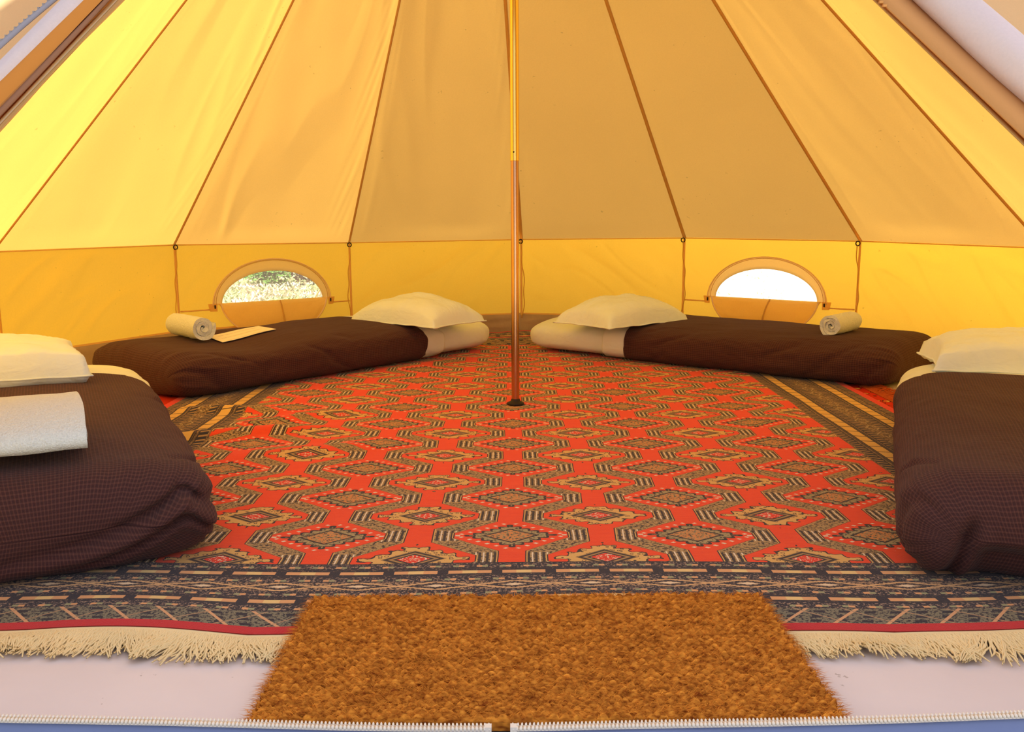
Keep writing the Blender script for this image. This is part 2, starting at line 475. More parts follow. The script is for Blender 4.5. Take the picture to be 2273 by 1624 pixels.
# --- ceiling: twelve roof panels and their seams (the two front panels are the open door)
ceil = tag(empty('ceiling', (0, 0, ZE)), 'cream canvas bell tent roof rising to the central pole', 'tent roof', kind='structure')
def roof_pt(k, s, v):
    a, b = KN[k], KN[k+1]
    p = a.lerp(b, s).lerp(APEX, v)
    n = (b-a).cross(APEX-a).normalized()
    if n.z < 0: n = -n
    ed = min(s, 1-s); wgt = sm(0, .10, ed) * sm(0, .05, v)
    d = nz(s*1.5+k*7, v*2.2, 1)*.012 + nz(s*5+k*3+v*3, v*4, 4)*.0035
    d -= .010*math.sin(PI*s)*(1-v)
    pk = 1-sm(0, .22, 1-s)                             # pleats along the right seam
    am = {-2: .012, -3: .006, -1: .004}.get(k, .003)
    d += am*pk*sm(0, .03, 1-s)*nz(s*26*(1-v*.6)+k, v*2.0, 9)*(.6+.8*v)
    cr_ = 1-abs(nz(s*3.2+v*2.6+k*4, v*1.1-s*.6, 21)); d += {-4: .004, -3: .006, -2: .007, -1: .003}.get(k, .0025)*max(0, cr_-.80)*5*sm(-.5, .4, nz(s*2, v*2+k, 30))
    pk = 1-sm(0, .15, s)
    d += .004*pk*nz(s*30+k, v*5+s*6, 12)
    return p + n*d*wgt
def box_children_local(o):                            # keep world placement below an offset parent
    o.matrix_parent_inverse = Matrix.Translation(-o.parent.location) if o.parent else Matrix()
for k in range(-6, 6):
    b = MB(); b.grid(90, 120, lambda s, v: roof_pt(k, s, v**1.0*.965), lambda s, v: (s*1.1, v*3))
    o = b.build('roof_panel', M['roof'], ceil); box_children_local(o)
for k in range(-6, 7):
    p = [KN[k].lerp(APEX, t/40*.965) for t in range(41)]
    tg = V(KN[k].y, -KN[k].x, 0).normalized()
    nn = -(tg.cross((APEX-KN[k]).normalized())); 
    if nn.dot(V(0, 0, -1)) < 0: nn = -nn
    wd = .013 if k < 0 else .021
    b = MB(); b.strip([q + nn*.002 for q in p], tg, nn, [wd*(1-.3*t/40) for t in range(41)], .003)
    o = b.build('seam', M['seam'], ceil); box_children_local(o)
b = MB(); b.grid(44, 30, lambda s, v: KN[-6].lerp(KN[6], s).lerp(APEX, lerp(.46, .965, v)) + V(0, -.10, .06)*math.sin(PI*s)*(1-v), lambda s, v: (s, v))
o = b.build('roof_panel', M['roof'], ceil); box_children_local(o)  # unseen upper door panel, added to block direct sun through the opening
# reinforcement cone at the very top where the pole pushes
b = MB(); b.grid(28, 6, lambda u, v: APEX + V(math.sin(u*2*PI)*.20*(1-v*.98), math.cos(u*2*PI)*.20*(1-v*.98), -.21*(1-v)+.012), cu=True)
o = b.build('crown_cap', M['hem'], ceil); box_children_local(o)

# --- walls
WALL = {}
LBL = {'back': 'yellow canvas back wall with two arched windows', 'left': 'yellow canvas side wall behind the left beds', 'right': 'yellow canvas side wall behind the right beds'}
for sname in ('left', 'back', 'right'):
    WALL[sname] = tag(empty('wall_'+sname), LBL[sname], 'tent wall', kind='structure')
WIN = {-2: (.028, .262), 1: (0.0, .262)}               # panel -> (offset along the panel, sill height)
IW, IH, OW, OH = .322, .186, .372, .258
def wall_frame(k):
    a, b_ = KN[k], KN[k+1]; ab, bb = BASE[k], BASE[k+1]
    e = V(bb.x-ab.x, bb.y-ab.y, 0); L = e.length; e.normalize()
    n = V(-e.y, e.x, 0)
    if n.dot(V(-(ab.x+bb.x), -(ab.y+bb.y), 0)) < 0: n = -n          # inwards
    return a, b_, ab, bb, e, n, L
def wall_pt(k, s, z, lift=0.):
    """s 0..1 along the panel, z height; lift = towards the inside"""
    a, b_, ab, bb, e, n, L = wall_frame(k)
    top = a.lerp(b_, s); zt = top.z; bot = ab.lerp(bb, s)
    h = z/zt
    p = V(lerp(bot.x, top.x, h), lerp(bot.y, top.y, h), z)
    ed = sm(0, .08, min(s, 1-s)) * sm(0, .10, 1-h) * sm(ZW, ZW+.12, z)
    sg_ = 1 if k < 0 else -1; xx = s*L*sg_; p_ = xx*.78+z*.62; q_ = -xx*.62+z*.78
    d = .013*nz(p_*1.3+k*5, q_*4.2, 3) + .0085*nz(p_*2.4+k, q_*11, 5) + .0085*max(0, 1-abs(nz(p_*1.7+k, q_*7.5, 8))-.82)*4
    if k in WIN:
        sc_ = .5 + WIN[k][0]/L; q = math.hypot((s-sc_)*L/.40, (z-WIN[k][1]-.06)/.27)
        ed *= sm(.9, 1.35, q)
    return p + n*(d*ed*(1.7 if k >= 2 else 1.15) + lift)
def arch(t, a, h, z0, c0):
    """closed half-ellipse outline, t 0..1 : flat bottom first then over the top"""
    if t < .25: return c0 - a + 2*a*(t/.25), z0
    th = (t-.25)/.75*PI
    return c0 + a*math.cos(th), z0 + h*math.sin(th)
for k in range(-6, 6):
    par = WALL[side_of(k)]; L = wall_frame(k)[6]
    b = MB()
    if k in WIN:
        c0 = L/2 + WIN[k][0]; z0 = WIN[k][1]; cz = z0+.08; NTH, NR = 160, 22
        zt = lambda s: lerp(KN[k].z, KN[k+1].z, s)
        def ringpt(u, v):
            ix, iz = arch(u, OW-.004, OH-.004, z0-.004, c0)
            dx, dz = ix-c0, iz-cz
            tt = 1e9
            if dx > 1e-9: tt = min(tt, (L-c0)/dx)
            if dx < -1e-9: tt = min(tt, -c0/dx)
            if dz > 1e-9: tt = min(tt, (.612-cz)/dz)
            if dz < -1e-9: tt = min(tt, (ZW-cz)/dz)
            f = lerp(1, tt, v); s = (c0+dx*f)/L; z = cz+dz*f
            if z > .60 and v == 1: z = zt(min(1, max(0, s)))
            return wall_pt(k, min(1, max(0, s)), z)
        b.grid(NTH, NR, ringpt, cu=True)
        # corners of the rectangle that the polar mesh cuts off
        for ss in (0, 1):
            for zz in (ZW, None):
                pass
    else:
        b.grid(96, 56, lambda s, v: wall_pt(k, s, lerp(ZW, lerp(KN[k].z, KN[k+1].z, s), v)))
    o = b.build('wall_panel', M['wall'], par)
for k in range(-6, 7):
    par = WALL['left' if k <= -3 else ('right' if k >= 3 else 'back')]
    if abs(k) == 3 or k == -2 or k == 2: pass
    top, bot = KN[k], BASE[k]; inn = V(-top.x, -top.y, 0).normalized(); tg = V(top.y, -top.x, 0).normalized()
    p = [V(lerp(bot.x, top.x, t), lerp(bot.y, top.y, t), lerp(ZW, top.z, t)) + inn*.003 for t in [i/10 for i in range(11)]]
    b = MB(); b.strip(p, tg, inn, .013, .0015); b.build('seam', M['wall_seam'], par)
    # eyelet ring
    rg = MB(); c = top + inn*.022 + V(0, 0, -.016) - tg*.004
    rg.grid(20, 8, lambda u, v: c + (tg*math.cos(u*2*PI) + V(0, 0, 1)*math.sin(u*2*PI))*(.0125+.0034*math.cos(v*2*PI)) + inn*.0034*math.sin(v*2*PI), cu=True, cv=True)
    rg.build('eyelet_ring', M['black'], par)
    # tie cord hanging from the ring
    rnd = random.Random(k+40); am = .022 + .018*rnd.random(); sg = -1 if k < 0 else 1; ln = lerp(.42, .50, rnd.random())
    cp = [c + V(0, 0, -.012 - ln*t) + tg*(sg*am*math.sin(t*PI*.9)*(.4+.6*t) + .004*math.sin(t*17+k)) + inn*.012 for t in [i/24 for i in range(25)]]
    cb = MB(); cb.tube(cp, .0032, 6); cb.build('tie_cord', M['cord'], par)
for k in range(-6, 6):
    par = WALL[side_of(k)]; n = wall_frame(k)[5]
    p = [KN[k].lerp(KN[k+1], t/14) + V(0, 0, -.004) for t in range(15)]
    b = MB(); b.strip([q + n*.002 for q in p], V(0, 0, 1), n, .006, .002); b.build('eave_hem', M['wall_seam'], par)
    # hem where the wall meets the groundsheet
    p = [wall_pt(k, t/14, ZW+.008) for t in range(15)]
    b = MB(); b.strip(p, V(0, 0, 1), n, .026, .002); b.build('wall_hem', M['wall_seam'], par)
    if k in WIN:
        L = wall_frame(k)[6]; c0 = L/2 + WIN[k][0]
        for s0, s1 in ((.01, (c0-OW-.02)/L), ((c0+OW+.02)/L, .99)):
            p = [wall_pt(k, lerp(s0, s1, t/6), .232, .002) for t in range(7)]
            b = MB(); b.strip(p, V(0, 0, 1), n, .008, .002); b.build('seam', M['wall_seam'], par)

# --- windows
def make_window(num, k, label):
    a, b_, ab, bb, e, n, L = wall_frame(k); c0 = L/2 + WIN[k][0]; z0 = WIN[k][1]
    mid = wall_pt(k, c0/L, z0)
    root = tag(empty('window_%d' % num, mid), label, 'window', kind='structure')
    P = lambda x, z, l: wall_pt(k, (c0+x)/L, z, l) - mid
    b = MB()                                            # arched canvas frame, 8 mm proud
    th = .006
    def fr(u, v):
        t = u*PI; o_ = [(IW, IH, .003), (IW, IH, th), (OW, OH, th), (OW, OH, .001)]
        i = min(2, int(v*3)); f = v*3-i
        q0, q1 = o_[i], o_[i+1]
        A, H, l = [lerp(q0[j], q1[j], f) for j in range(3)]
        return P(A*math.cos(t), z0 - .004 + H*math.sin(t), l)
    b.grid(60, 9, fr); b.build('window_frame', M['hem'], root)
    b = MB()                                            # zip line round the frame
    b.tube([P((OW+.006)*math.cos(t/60*PI), z0-.01+(OH+.006)*math.sin(t/60*PI), .008) for t in range(61)], .0036, 6)
    b.build('zip', M['zip_line'], root)
    b = MB(); b.tube([P((OW-.014)*math.cos(t/60*PI), z0+(OH-.012)*math.sin(t/60*PI), .0065) for t in range(61)], .0016, 5)
    b.build('stitching', M['seam'], root)
    b = MB()                                            # net
    b.grid(40, 8, lambda u, v: P((IW+.01)*math.cos(u*PI)*v, z0-.006+(IH+.012)*math.sin(u*PI)*v, -.002)); b.build('insect_net', M['net'], root)
    # fallen flap
    def flap(u, v):
        x = lerp(-1, 1, u); dep = .205*max(0, 1-abs(x)**2.6)**.62
        xx = x*(OW-.012)*(1-.06*v); z = z0 + .004 - dep*v
        l = .010 + .030*math.sin(min(1, v*1.1)*PI*.6)*(1-.3*abs(x)) + .006*nz(x*3+k, v*2, 2) + .004*nz(x*8, v*5, k)
        if v < .06: l *= .6
        return P(xx, z, l)
    b = MB(); b.grid(60, 22, flap); f = b.build('flap', M['flap'], root)
    b = MB(); b.tube([flap(i/80, 1.0) for i in range(81)], .0052, 6); b.build('piping', M['zip_line'], f)
    b = MB(); b.tube([flap(.55 - (.05*math.sin(v*.08) if num == 2 else -.03*v/20), min(1, v/20)) + n*.006 for v in range(21)], .0042, 6); b.build('tie_strap', M['cord'], f)
    for sg in (-1, 1):                                  # corner gussets and zip pulls at both ends
        b = MB(); b.grid(4, 6, lambda u, v: P(sg*(OW-.016+.050*u*(1-.2*v)), z0+.004-.045*v, .012*(1-u)+.004)); b.build('gusset', M['hem'], root)
        b = MB(); b.box(P(sg*(OW-.002), z0-.014, .020), (.008, .008, .020)); b.build('zip_pull', M['black'], root, False)
    return root
make_window(1, -2, 'arched window of the back wall with a view of grass, left of the pole')
make_window(2, 1, 'arched window of the back wall glaring white, right of the pole')

# --- floor, upstand
b = MB(); NP = 96
def floor_r(a):                                        # polygon of the wall bases, straight at the door
    d = V(math.sin(a), math.cos(a), 0); best = 3.0
    ks = sorted(BASE); pts = [BASE[k] for k in ks] + [BASE[-6]]
    for i in range(len(pts)-1):
        p, q = pts[i], pts[i+1]; e = q-p; den = d.x*e.y - d.y*e.x
        if abs(den) < 1e-9: continue
        tt = (p.x*e.y - p.y*e.x)/den; s = (p.x*d.y - p.y*d.x)/den
        if tt > 0 and -1e-6 <= s <= 1+1e-6: best = min(best, tt)
    if abs(a) > math.radians(152): best = 2.49/abs(math.cos(a)) if abs(math.cos(a)) > .2 else best
    return min(best, 2.72)
def floor_pt(u, v):
    a = -PI + 2*PI*u; r = floor_r(a)*v
    x, y = r*math.sin(a), r*math.cos(a)
    return V(x, y, -.002 + .003*nz(x*1.4, y*1.4, 2)*sm(1.0, .9, v))
b.grid(NP*2, 40, floor_pt, cu=True, flip=True)
tag(b.build('floor', M['floor']), 'pale lavender groundsheet covering the tent floor', 'groundsheet', kind='structure')
b = MB()
for k in range(-6, 6):
    n = wall_frame(k)[5]
    b.grid(24, 8, lambda s, v: wall_pt(k, s, .0, 0)*1 + V(0, 0, lerp(-.001, ZW+.012, v)) + n*(.002 + .016*math.sin(PI*v)*(.5+nz(s*5+k*3, v*3, 3)) + .010*(1-v)))
tag(b.build('baseboard_back', M['upstand']), 'taupe groundsheet upstand running round the foot of the wall', 'groundsheet edge', kind='structure')

# --- door sill with zip
root = tag(empty('trim_1', (0, -2.5, 0)), 'blue grey door sill with a white zip along its top', 'door sill', kind='structure')
def sill_xy(x): return V(x, -2.508 + .020*abs(x)**1.6 + (.30*max(0, abs(x)-.85)**1.3), 0)
def sill_z(x): return .0255 + .0095*min(1.3, abs(x)/.8)**1.5 + .0012*math.sin(x*9) + (.003 if x > 0 else 0)*min(1, abs(x)/.5)
def sil(u, v):
    x = lerp(-1.15, 1.15, u); z1 = sill_z(x) - .004
    prof = [(-.10, -.012), (-.045, -.006), (-.012, z1*.35), (-.004, z1*.8), (.004, z1), (.012, z1*.75), (.016, .0)]
    i = min(5, int(v*6)); f = v*6-i
    dy, z = lerp(prof[i][0], prof[i+1][0], f), lerp(prof[i][1], prof[i+1][1], f)
    notch = math.exp(-(x+.022)**2/(2*.010**2))
    return sill_xy(x) + V(0, dy + .0015*nz(x*9, v*5, 1), z - notch*.016*(z > .004)) - root.location
b = MB(); b.grid(230, 12, sil); b.build('sill_band', M['sill'], root)
for x0, x1 in ((-1.12, -.040), (-.004, 1.12)):
    zs = [lerp(x0, x1, i/60) for i in range(61)]
    b = MB(); b.strip([sill_xy(x) + V(0, .002, sill_z(x)-.0045) - root.location for x in zs], V(0, 1, 0), V(0, 0, 1), .016, .0016); b.build('zip_tape', M['zip_tooth'], root)
tm = MB()
tm.grid(8, 6, lambda u, v: V(.0026*math.cos(u*2*PI)*math.sin(v*PI), .0050*math.sin(u*2*PI)*math.sin(v*PI)**.6, .0034*math.cos(v*PI)), cu=True)
tm.grid(8, 6, lambda u, v: V(.0019*math.cos(u*2*PI)*math.sin(v*PI)+.0008, .007+.0040*math.sin(u*2*PI)*math.sin(v*PI)**.6, .0026+.0022*math.cos(v*PI)), cu=True)
tooth = None; x = -.868; n_t = 0
while x < .868:
    if abs(x+.022) > .017:
        if tooth is None: tooth = o = tm.build('zip_tooth', M['zip_tooth'], root)
        else: o = tooth.copy(); COL.objects.link(o)
        o.location = sill_xy(x) + V(0, -.003, sill_z(x)-.001) - root.location; o.rotation_euler = (0, 0, .12 if x < 0 else -.12); n_t += 1
    x += .0060
for sx in (-.041, -.003):
    b = MB(); b.box(sill_xy(sx) + V(0, -.001, sill_z(sx)-.001) - root.location, (.010, .012, .008)); b.build('zip_stop', M['zip_tooth'], root, False)

# --- door flaps tied back along the two open edges
def door_flap(num, k, label):
    a, ap = KN[k], APEX; sg = -1 if k < 0 else 1
    root = tag(empty('door_%d' % num, a), label, 'tent door', kind='structure')
    dirv = (ap-a).normalized(); tg = V(a.y, -a.x, 0).normalized()
    if tg.x*sg < 0: tg = -tg                            # away from the opening
    out = dirv.cross(tg)
    if out.z < 0: out = -out
    LN = (ap-a).length*.62
    pt = lambda d: a + dirv*d - a
    N = 60; ds = [LN*i/N for i in range(N+1)]
    if num == 1:
        # hem of the door edge
        b = MB(); b.strip([pt(d) + tg*(.006-.005*math.sin(d*7)-.003*math.sin(d*15)) - out*.004 for d in ds], tg, out, .040, .003); b.build('door_hem', M['hem'], root)
        b = MB(); b.strip([pt(d) + tg*(.034+.004*math.sin(d*6+1)) + out*.002 for d in ds], tg, out, .024, .004); b.build('brown_tape', M['brown_tape'], root)
        b = MB(); b.grid(8, 60, lambda u, v: pt(v*LN) + tg*(.044+.044*u+.004*math.sin(v*LN*5)) + out*(.008+.022*math.sin(u*PI*.6))); b.build('door_facing', M['facing'], root)  # strip standing in for the warm, shaded underside of the rolled flap
        def roll(u, v):
            d = v*LN; th = u*2*PI
            r = .025 + .004*nz(d*2.5, 2, 1) + .003*nz(d*4, math.cos(th)*1.5, math.sin(th)*1.5)
            c = pt(d) + tg*(.100 + .008*math.sin(d*5)) + out*(.022)
            return c + tg*(r*1.15*math.cos(th)) + out*(r*math.sin(th))
        b = MB(); b.grid(28, 60, roll, cu=True); b.build('rolled_flap', M['door_canvas'], root)
        b = MB(); zt = [pt(d) + tg*(.118+.06*sm(.35, .9, d)) + out*(.040+.02*math.sin(d*4)) for d in ds]
        b.strip(zt, tg, out, .030, .003); zp = b.build('zip_tape', M['zip_tape'], root)
        b = MB()
        for i in range(120):
            d = LN*(i+.5)/120; q = pt(d) + tg*(.118+.06*sm(.35, .9, d)+.017) + out*(.042+.02*math.sin(d*4))
            b.box(q, (.005, .005, .005))
        o = b.build('zip_teeth', M['zip_tape'], zp, False); o['kind'] = 'stuff'
    else:
        b = MB(); b.strip([pt(d) + tg*(.040+.004*math.sin(d*5)) + out*.008 for d in ds], tg, out, .120, .004); tp = b.build('brown_tape', M['brown_tape2'], root)
        b = MB()
        for i in range(90):
            d = LN*(.42+.58*(i+.5)/90); q = pt(d) + tg*(.040+.004*math.sin(d*5)-.062) + out*.010
            b.box(q, (.008, .008, .005))
        o = b.build('zip_teeth', M['brown_tape2'], tp, False); o['kind'] = 'stuff'
        def roll(u, v):
            d = v*LN; th = u*2*PI
            r = .050 + .006*nz(d*2.5, 5, 1) + .006*nz(d*4, math.cos(th)*1.5, math.sin(th)*1.5)
            c = pt(d) + tg*(.150 + .012*math.sin(d*4+1)) + out*(.040)
            return c + tg*(r*1.2*math.cos(th)) + out*(r*.9*math.sin(th))
        b = MB(); b.grid(28, 60, roll, cu=True); b.build('rolled_flap', M['door_canvas'], root)
    return root
M['facing'] = plain('tan_roll_shade', sRGB(196, 128, 52), .85, bump_scale=80)  # shade under the left roll, put into the colour
M['brown_tape2'] = plain('tan_tape', sRGB(196, 140, 80), .8, bump_scale=120)
door_flap(1, -6, 'cream door flap rolled up in the top left corner with a grey zip')
door_flap(2, 6, 'lavender white door flap rolled up in the top right corner beside a brown band')

# ------------------------------------------------------------------ outside
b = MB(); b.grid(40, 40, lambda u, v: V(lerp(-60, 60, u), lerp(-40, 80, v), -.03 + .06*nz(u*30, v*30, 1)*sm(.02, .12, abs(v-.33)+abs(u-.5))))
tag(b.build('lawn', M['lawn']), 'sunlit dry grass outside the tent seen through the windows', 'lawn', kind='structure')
b = MB(); rnd = random.Random(3)
for i in range(9000):
    side = -1 if i % 12 else 1
    y = rnd.uniform(3.2, 11); x = side*lerp(.16, .42, rnd.random())*(y+3.835)*1.05
    h = rnd.uniform(.012, .040); a = rnd.random()*PI; q = V(math.cos(a), math.sin(a), 0)*.012; l = V(rnd.uniform(-.04, .04), rnd.uniform(-.04, .04), h)
    p = V(x, y, 0); n0 = len(b.v)
    b.v += [tuple(p-q), tuple(p+q), tuple(p+l)]; b.f.append([n0, n0+1, n0+2]); b.uv += [(0, 0), (1, 0), (.5, 1)]; b.mi.append(0)
tag(b.build('grass', M['blade']), 'short pale grass blades behind the back windows', 'grass', kind='stuff')
def leaf_cloud(b, c, rad, n, size, rnd):
    for i in range(n):
        d = V(rnd.gauss(0, 1), rnd.gauss(0, 1), rnd.gauss(0, 1)).normalized()*rnd.random()**.45
        p = c + V(d.x*rad[0], d.y*rad[1], d.z*rad[2])
        u = V(rnd.gauss(0, 1), rnd.gauss(0, 1), rnd.gauss(0, .6)).normalized(); w_ = u.orthogonal().normalized()
        s = size*rnd.uniform(.6, 1.3)
        b.face([p-u*s, p+w_*s*.45, p+u*s, p-w_*s*.45])
rnd = random.Random(11)
for j, (cx, cy, mt_, lb) in enumerate(((-2.78, 6.9, 'leaf', 'low green shrub at the top of the left window view'), (-2.30, 7.1, 'dry_leaf', 'low brown dry shrub at the top of the left window view'))):
    r_ = empty('shrub', (cx, cy, 0)); tag(r_, lb, 'shrub')
    b = MB(); leaf_cloud(b, V(0, 0, .15), (.30, .25, .16), 520, .035, rnd); b.build('foliage', M[mt_], r_)
    for q in range(5):
        b = MB(); b.tube([V(0, 0, -.02), V(rnd.uniform(-.16, .16), rnd.uniform(-.16, .16), .2)], .006, 5); b.build('stem', M['bark'], r_)
# unseen crown and trunk, added to keep direct sun off the doorway
tb = V(0, -1.95, 1.1) + SDIR*8.0
r_ = tag(empty('added_shade_tree', (tb.x, tb.y, -.03)), 'leafy crown on a trunk, added out of view to shade the tent door', 'added_shade_tree')
b = MB(); b.tube([V(0, 0, 0), V(.1, .05, 2), V(0, 0, 4), V(0, .1, tb.z)], [.17, .14, .11, .05], 10); b.build('trunk', M['bark'], r_)
b = MB(); leaf_cloud(b, V(0, 0, tb.z), (1.75, 1.75, 1.4), 8000, .17, rnd); b.build('crown', M['leaf'], r_)
# guy rope outside the left window
b = MB(); p0 = KN[-1] + V(-.02, .04, -.02); b.tube([p0, p0 + V(-.60, 1.28, -.62)], .006, 6)
tag(b.build('guy_rope', M['piping']), 'white guy rope pegged outside the left window', 'rope')

# ------------------------------------------------------------------ rugs
RX0 = .03
def rug_z(x, y):
    """folds in the big rug: x, y in rug coordinates"""
    z = .009
    def ridge(x0, y0, ang, ln, wd, h):
        c, s = math.cos(ang), math.sin(ang); u = (x-x0)*c + (y-y0)*s; v = -(x-x0)*s + (y-y0)*c
        return h*math.exp(-(v/wd)**2)*sm(ln, ln*.3, abs(u))
    z += ridge(-1.02, -.52, .35, .42, .055, .026) + ridge(-1.16, -.10, -.1, .30, .05, .020) + ridge(-.88, -.25, .6, .35, .05, .014)
    z += ridge(-.70, -.75, .3, .35, .06, .012) + ridge(1.0, -.2, 1.2, .5, .07, .008) + ridge(-.45, 1.1, .8, .4, .06, .010)
    z += .003*max(0, nz(x*2.3, y*2.3, 5))
    e = sm(RL-.25, RL, abs(y))
    z += e*.010*max(0, math.sin(x*7.3+.8+nz(x*2, 1, 1)*3))*(1 if y < 0 else .6)
    z += sm(1.95, RL, y)*.010*max(0, math.sin(x*11))
    return z
def edge_y(x, y):                                      # soft wander of the end edges
    return .012*math.sin(x*5.2+.5)*sm(1.2, RL, -y) + .006*math.sin(x*13)*sm(1.8, RL, -y)
def rug_pt(x, y): return V(x, y + edge_y(x, y), rug_z(x, y))
rug = tag(empty('persian_rug', (RX0, 0, 0)), 'large red rug with rows of hexagon medallions and cream fringe', 'rug')
b = MB(); r_uv = lambda x0, x1, y0, y1: (lambda u, v: (lerp(x0, x1, u), lerp(y0, y1, v)))
def patch(x0, x1, y0, y1, mat):
    nu = max(4, int((x1-x0)/.022)); nv = max(4, int((y1-y0)/.022))
    b.grid(nu, nv, lambda u, v: rug_pt(lerp(x0, x1, u), lerp(y0, y1, v)), r_uv(x0, x1, y0, y1), mat=mat)
patch(-FX, FX, -FY, FY, 0)
patch(-RW, -FX, -FY, FY, 1); patch(FX, RW, -FY, FY, 1)
patch(-RW, RW, -RL, -FY, 2); patch(-RW, RW, FY, RL, 2)
ed = [(-RW, -RL), (RW, -RL), (RW, RL), (-RW, RL)]
for i in range(4):
    (xa, ya), (xb, yb) = ed[i], ed[(i+1) % 4]
    b.grid(120, 1, lambda u, v: (lambda q: V(q.x, q.y, lerp(max(0.0005, q.z-.008), q.z, v)))(rug_pt(lerp(xa, xb, u), lerp(ya, yb, u))), mat=3)
b.build('pile', [M['rug_field'], M['rug_side'], M['rug_end'], M['rug_back']], rug)
for sy in (-1, 1):
    b = MB(); b.grid(200, 3, lambda u, v: rug_pt(lerp(-RW, RW, u), sy*RL) + V(0, sy*(.014*v), -.002-.0015*v), flip=sy < 0)
    b.build('selvage', M['fringe'], rug)
def fringe(b, n, base, outd, ln, rnd, zf):
    """n strands; base(t) gives the root"""
    cl = 0
    for i in range(n):
        t = (i + rnd.random())/n; p = base(t)
        sway = nz(t*38, 3, 1)*1.1 + rnd.uniform(-.25, .25); L_ = ln*(.72 + .38*rnd.random() + .22*nz(t*60, 1, 7))
        side = V(outd.y, -outd.x, 0); pts = []
        for j in range(6):
            f = j/5
            q = p + outd*(L_*f) + side*(sway*L_*.75*f*f + .006*math.sin(f*5+i))
            q.z = max(.0022, lerp(p.z, zf + .012*max(0, nz(t*25, f*2, 2)) + .007*rnd.random(), min(1, f*1.4)))
            pts.append(q)
        b.tube(pts, [.0021, .0022, .0021, .002, .0018, .0012], 4, cap=False)
b = MB(); rnd = random.Random(5)
fringe(b, 2300, lambda t: rug_pt(lerp(-RW, RW, t), -RL) + V(0, -.012, -.002), V(0, -1, 0), .092, rnd, .004)
o = b.build('fringe', M['fringe'], rug); o['kind'] = 'stuff'
# crosswise red rug peeping out at both sides
ur = tag(empty('red_rug', (0, .18, 0)), 'narrow red rug peeping out under both sides of the large rug', 'rug')
b = MB(); b.grid(150, 24, lambda u, v: V(lerp(-1.80, 1.56, u), lerp(-.36, .30, v), .003 + .002*abs(nz(u*9, v*3, 1))), lambda u, v: (u*3.5, v*.7))
b.build('pile', M['underrug'], ur)
for sx in (-1, 1):
    b = MB(); xe = -1.80 if sx < 0 else 1.56
    fringe(b, 170, lambda t: V(xe, lerp(-.36, .30, t), .004), V(sx, 0, 0), .10, random.Random(9+sx), .004)
    o = b.build('fringe', M['fringe_red'], ur); o['kind'] = 'stuff'
br = tag(empty('patterned_rug', (0, 2.1, 0)), 'dark patterned rug strip at the back wall behind the pole', 'rug')
b = MB(); b.grid(110, 24, lambda u, v: (lambda x, y: V(x, y, .003 + .012*max(0, math.sin(x*9+1))*sm(.05, .32, y)+.002))(lerp(-.75, .75, u), lerp(-.25, .33, v)), lambda u, v: (u*1.5-.75, lerp(1.70, 2.14, v)))
b.build('pile', M['rug_end'], br)

# coir doormat
mat = tag(empty('doormat', (.05, -2.245, .012)), 'rectangular orange brown coir doormat just inside the sill', 'doormat')
MC = [V(-.454, -.244), V(.450, -.244), V(.437, .238), V(-.452, .225)]
def mat_pt(u, v): return MC[0].lerp(MC[1], u).lerp(MC[3].lerp(MC[2], u), v)
def mat_cell(u, v):
    ro = math.floor(v*40); cu_ = u*48 + .5*(ro % 2) + .35*nz(ro*1.3, u*9, 2); ce = math.floor(cu_)
    return ro, ce, v*40-ro-.5, cu_-ce-.5
def mat_z(u, v):
    ro, ce, fv, fu = mat_cell(u, v)
    return .010 + .014*max(0, 1-(fu*2)**2*.8)*max(0, 1-(fv*2)**2)*(.75+.5*nz(ce*1.7, ro*2.1, 3)) + .002*nz(u*30, v*16, 1)
b = MB(); b.grid(288, 160, lambda u, v: (lambda p: V(p.x, p.y, mat_z(u, v)))(mat_pt(u, v)))
for q in range(4):
    f = [lambda t: (t, 0), lambda t: (1, t), lambda t: (1-t, 1), lambda t: (0, 1-t)][q]
    b.grid(60, 1, lambda u, v: (lambda p, c: V(p.x, p.y, lerp(-.004, mat_z(*c), v)))(mat_pt(*f(u)), f(u)))
b.build('mat_body', M['coir'], mat)
b = MB(); rnd = random.Random(21)
def fibre(p, d, ln, wd, rise):
    sd_ = V(-d.y, d.x, 0)*wd; m_ = p + d*ln*.55 + V(0, 0, rise); e = p + d*ln + V(0, 0, rise*.55)
    n0 = len(b.v); b.v += [tuple(p-sd_), tuple(p+sd_), tuple(m_+sd_*.8), tuple(m_-sd_*.8), tuple(e)]
    b.f += [[n0, n0+1, n0+2, n0+3], [n0+3, n0+2, n0+4]]; b.uv += [(0, 0)]*7; b.mi += [0, 0]
for i in range(60000):
    u, v = rnd.random(), rnd.random(); p2 = mat_pt(u, v)
    ro, ce, fv, fu = mat_cell(u, v)
    if abs(fv) > .40 and rnd.random() < .7: continue
    a = nz(ce*3.7, ro*2.9, 4)*.9 + rnd.gauss(0, .35) + (PI if rnd.random() < .5 else 0)
    fibre(V(p2.x, p2.y, mat_z(u, v)-.002), V(math.cos(a), math.sin(a), 0), rnd.uniform(.006, .015), .00055, rnd.uniform(.001, .0060))
for i in range(2600):                                   # frayed rim
    s = rnd.choice((1, 2, 2, 3, 3, 1)); t = rnd.random()
    u, v, a = [(t, 0, -PI/2), (1, t, 0), (t, 1, PI/2), (0, t, PI)][s]; p2 = mat_pt(u, v)
    a += rnd.gauss(0, .55)
    fibre(V(p2.x, p2.y, rnd.uniform(.0, .015)), V(math.cos(a), math.sin(a), 0), rnd.uniform(.006, .030), .0006, rnd.uniform(-.003, .002))
o = b.build('fibres', M['coir'], mat); o['kind'] = 'stuff'

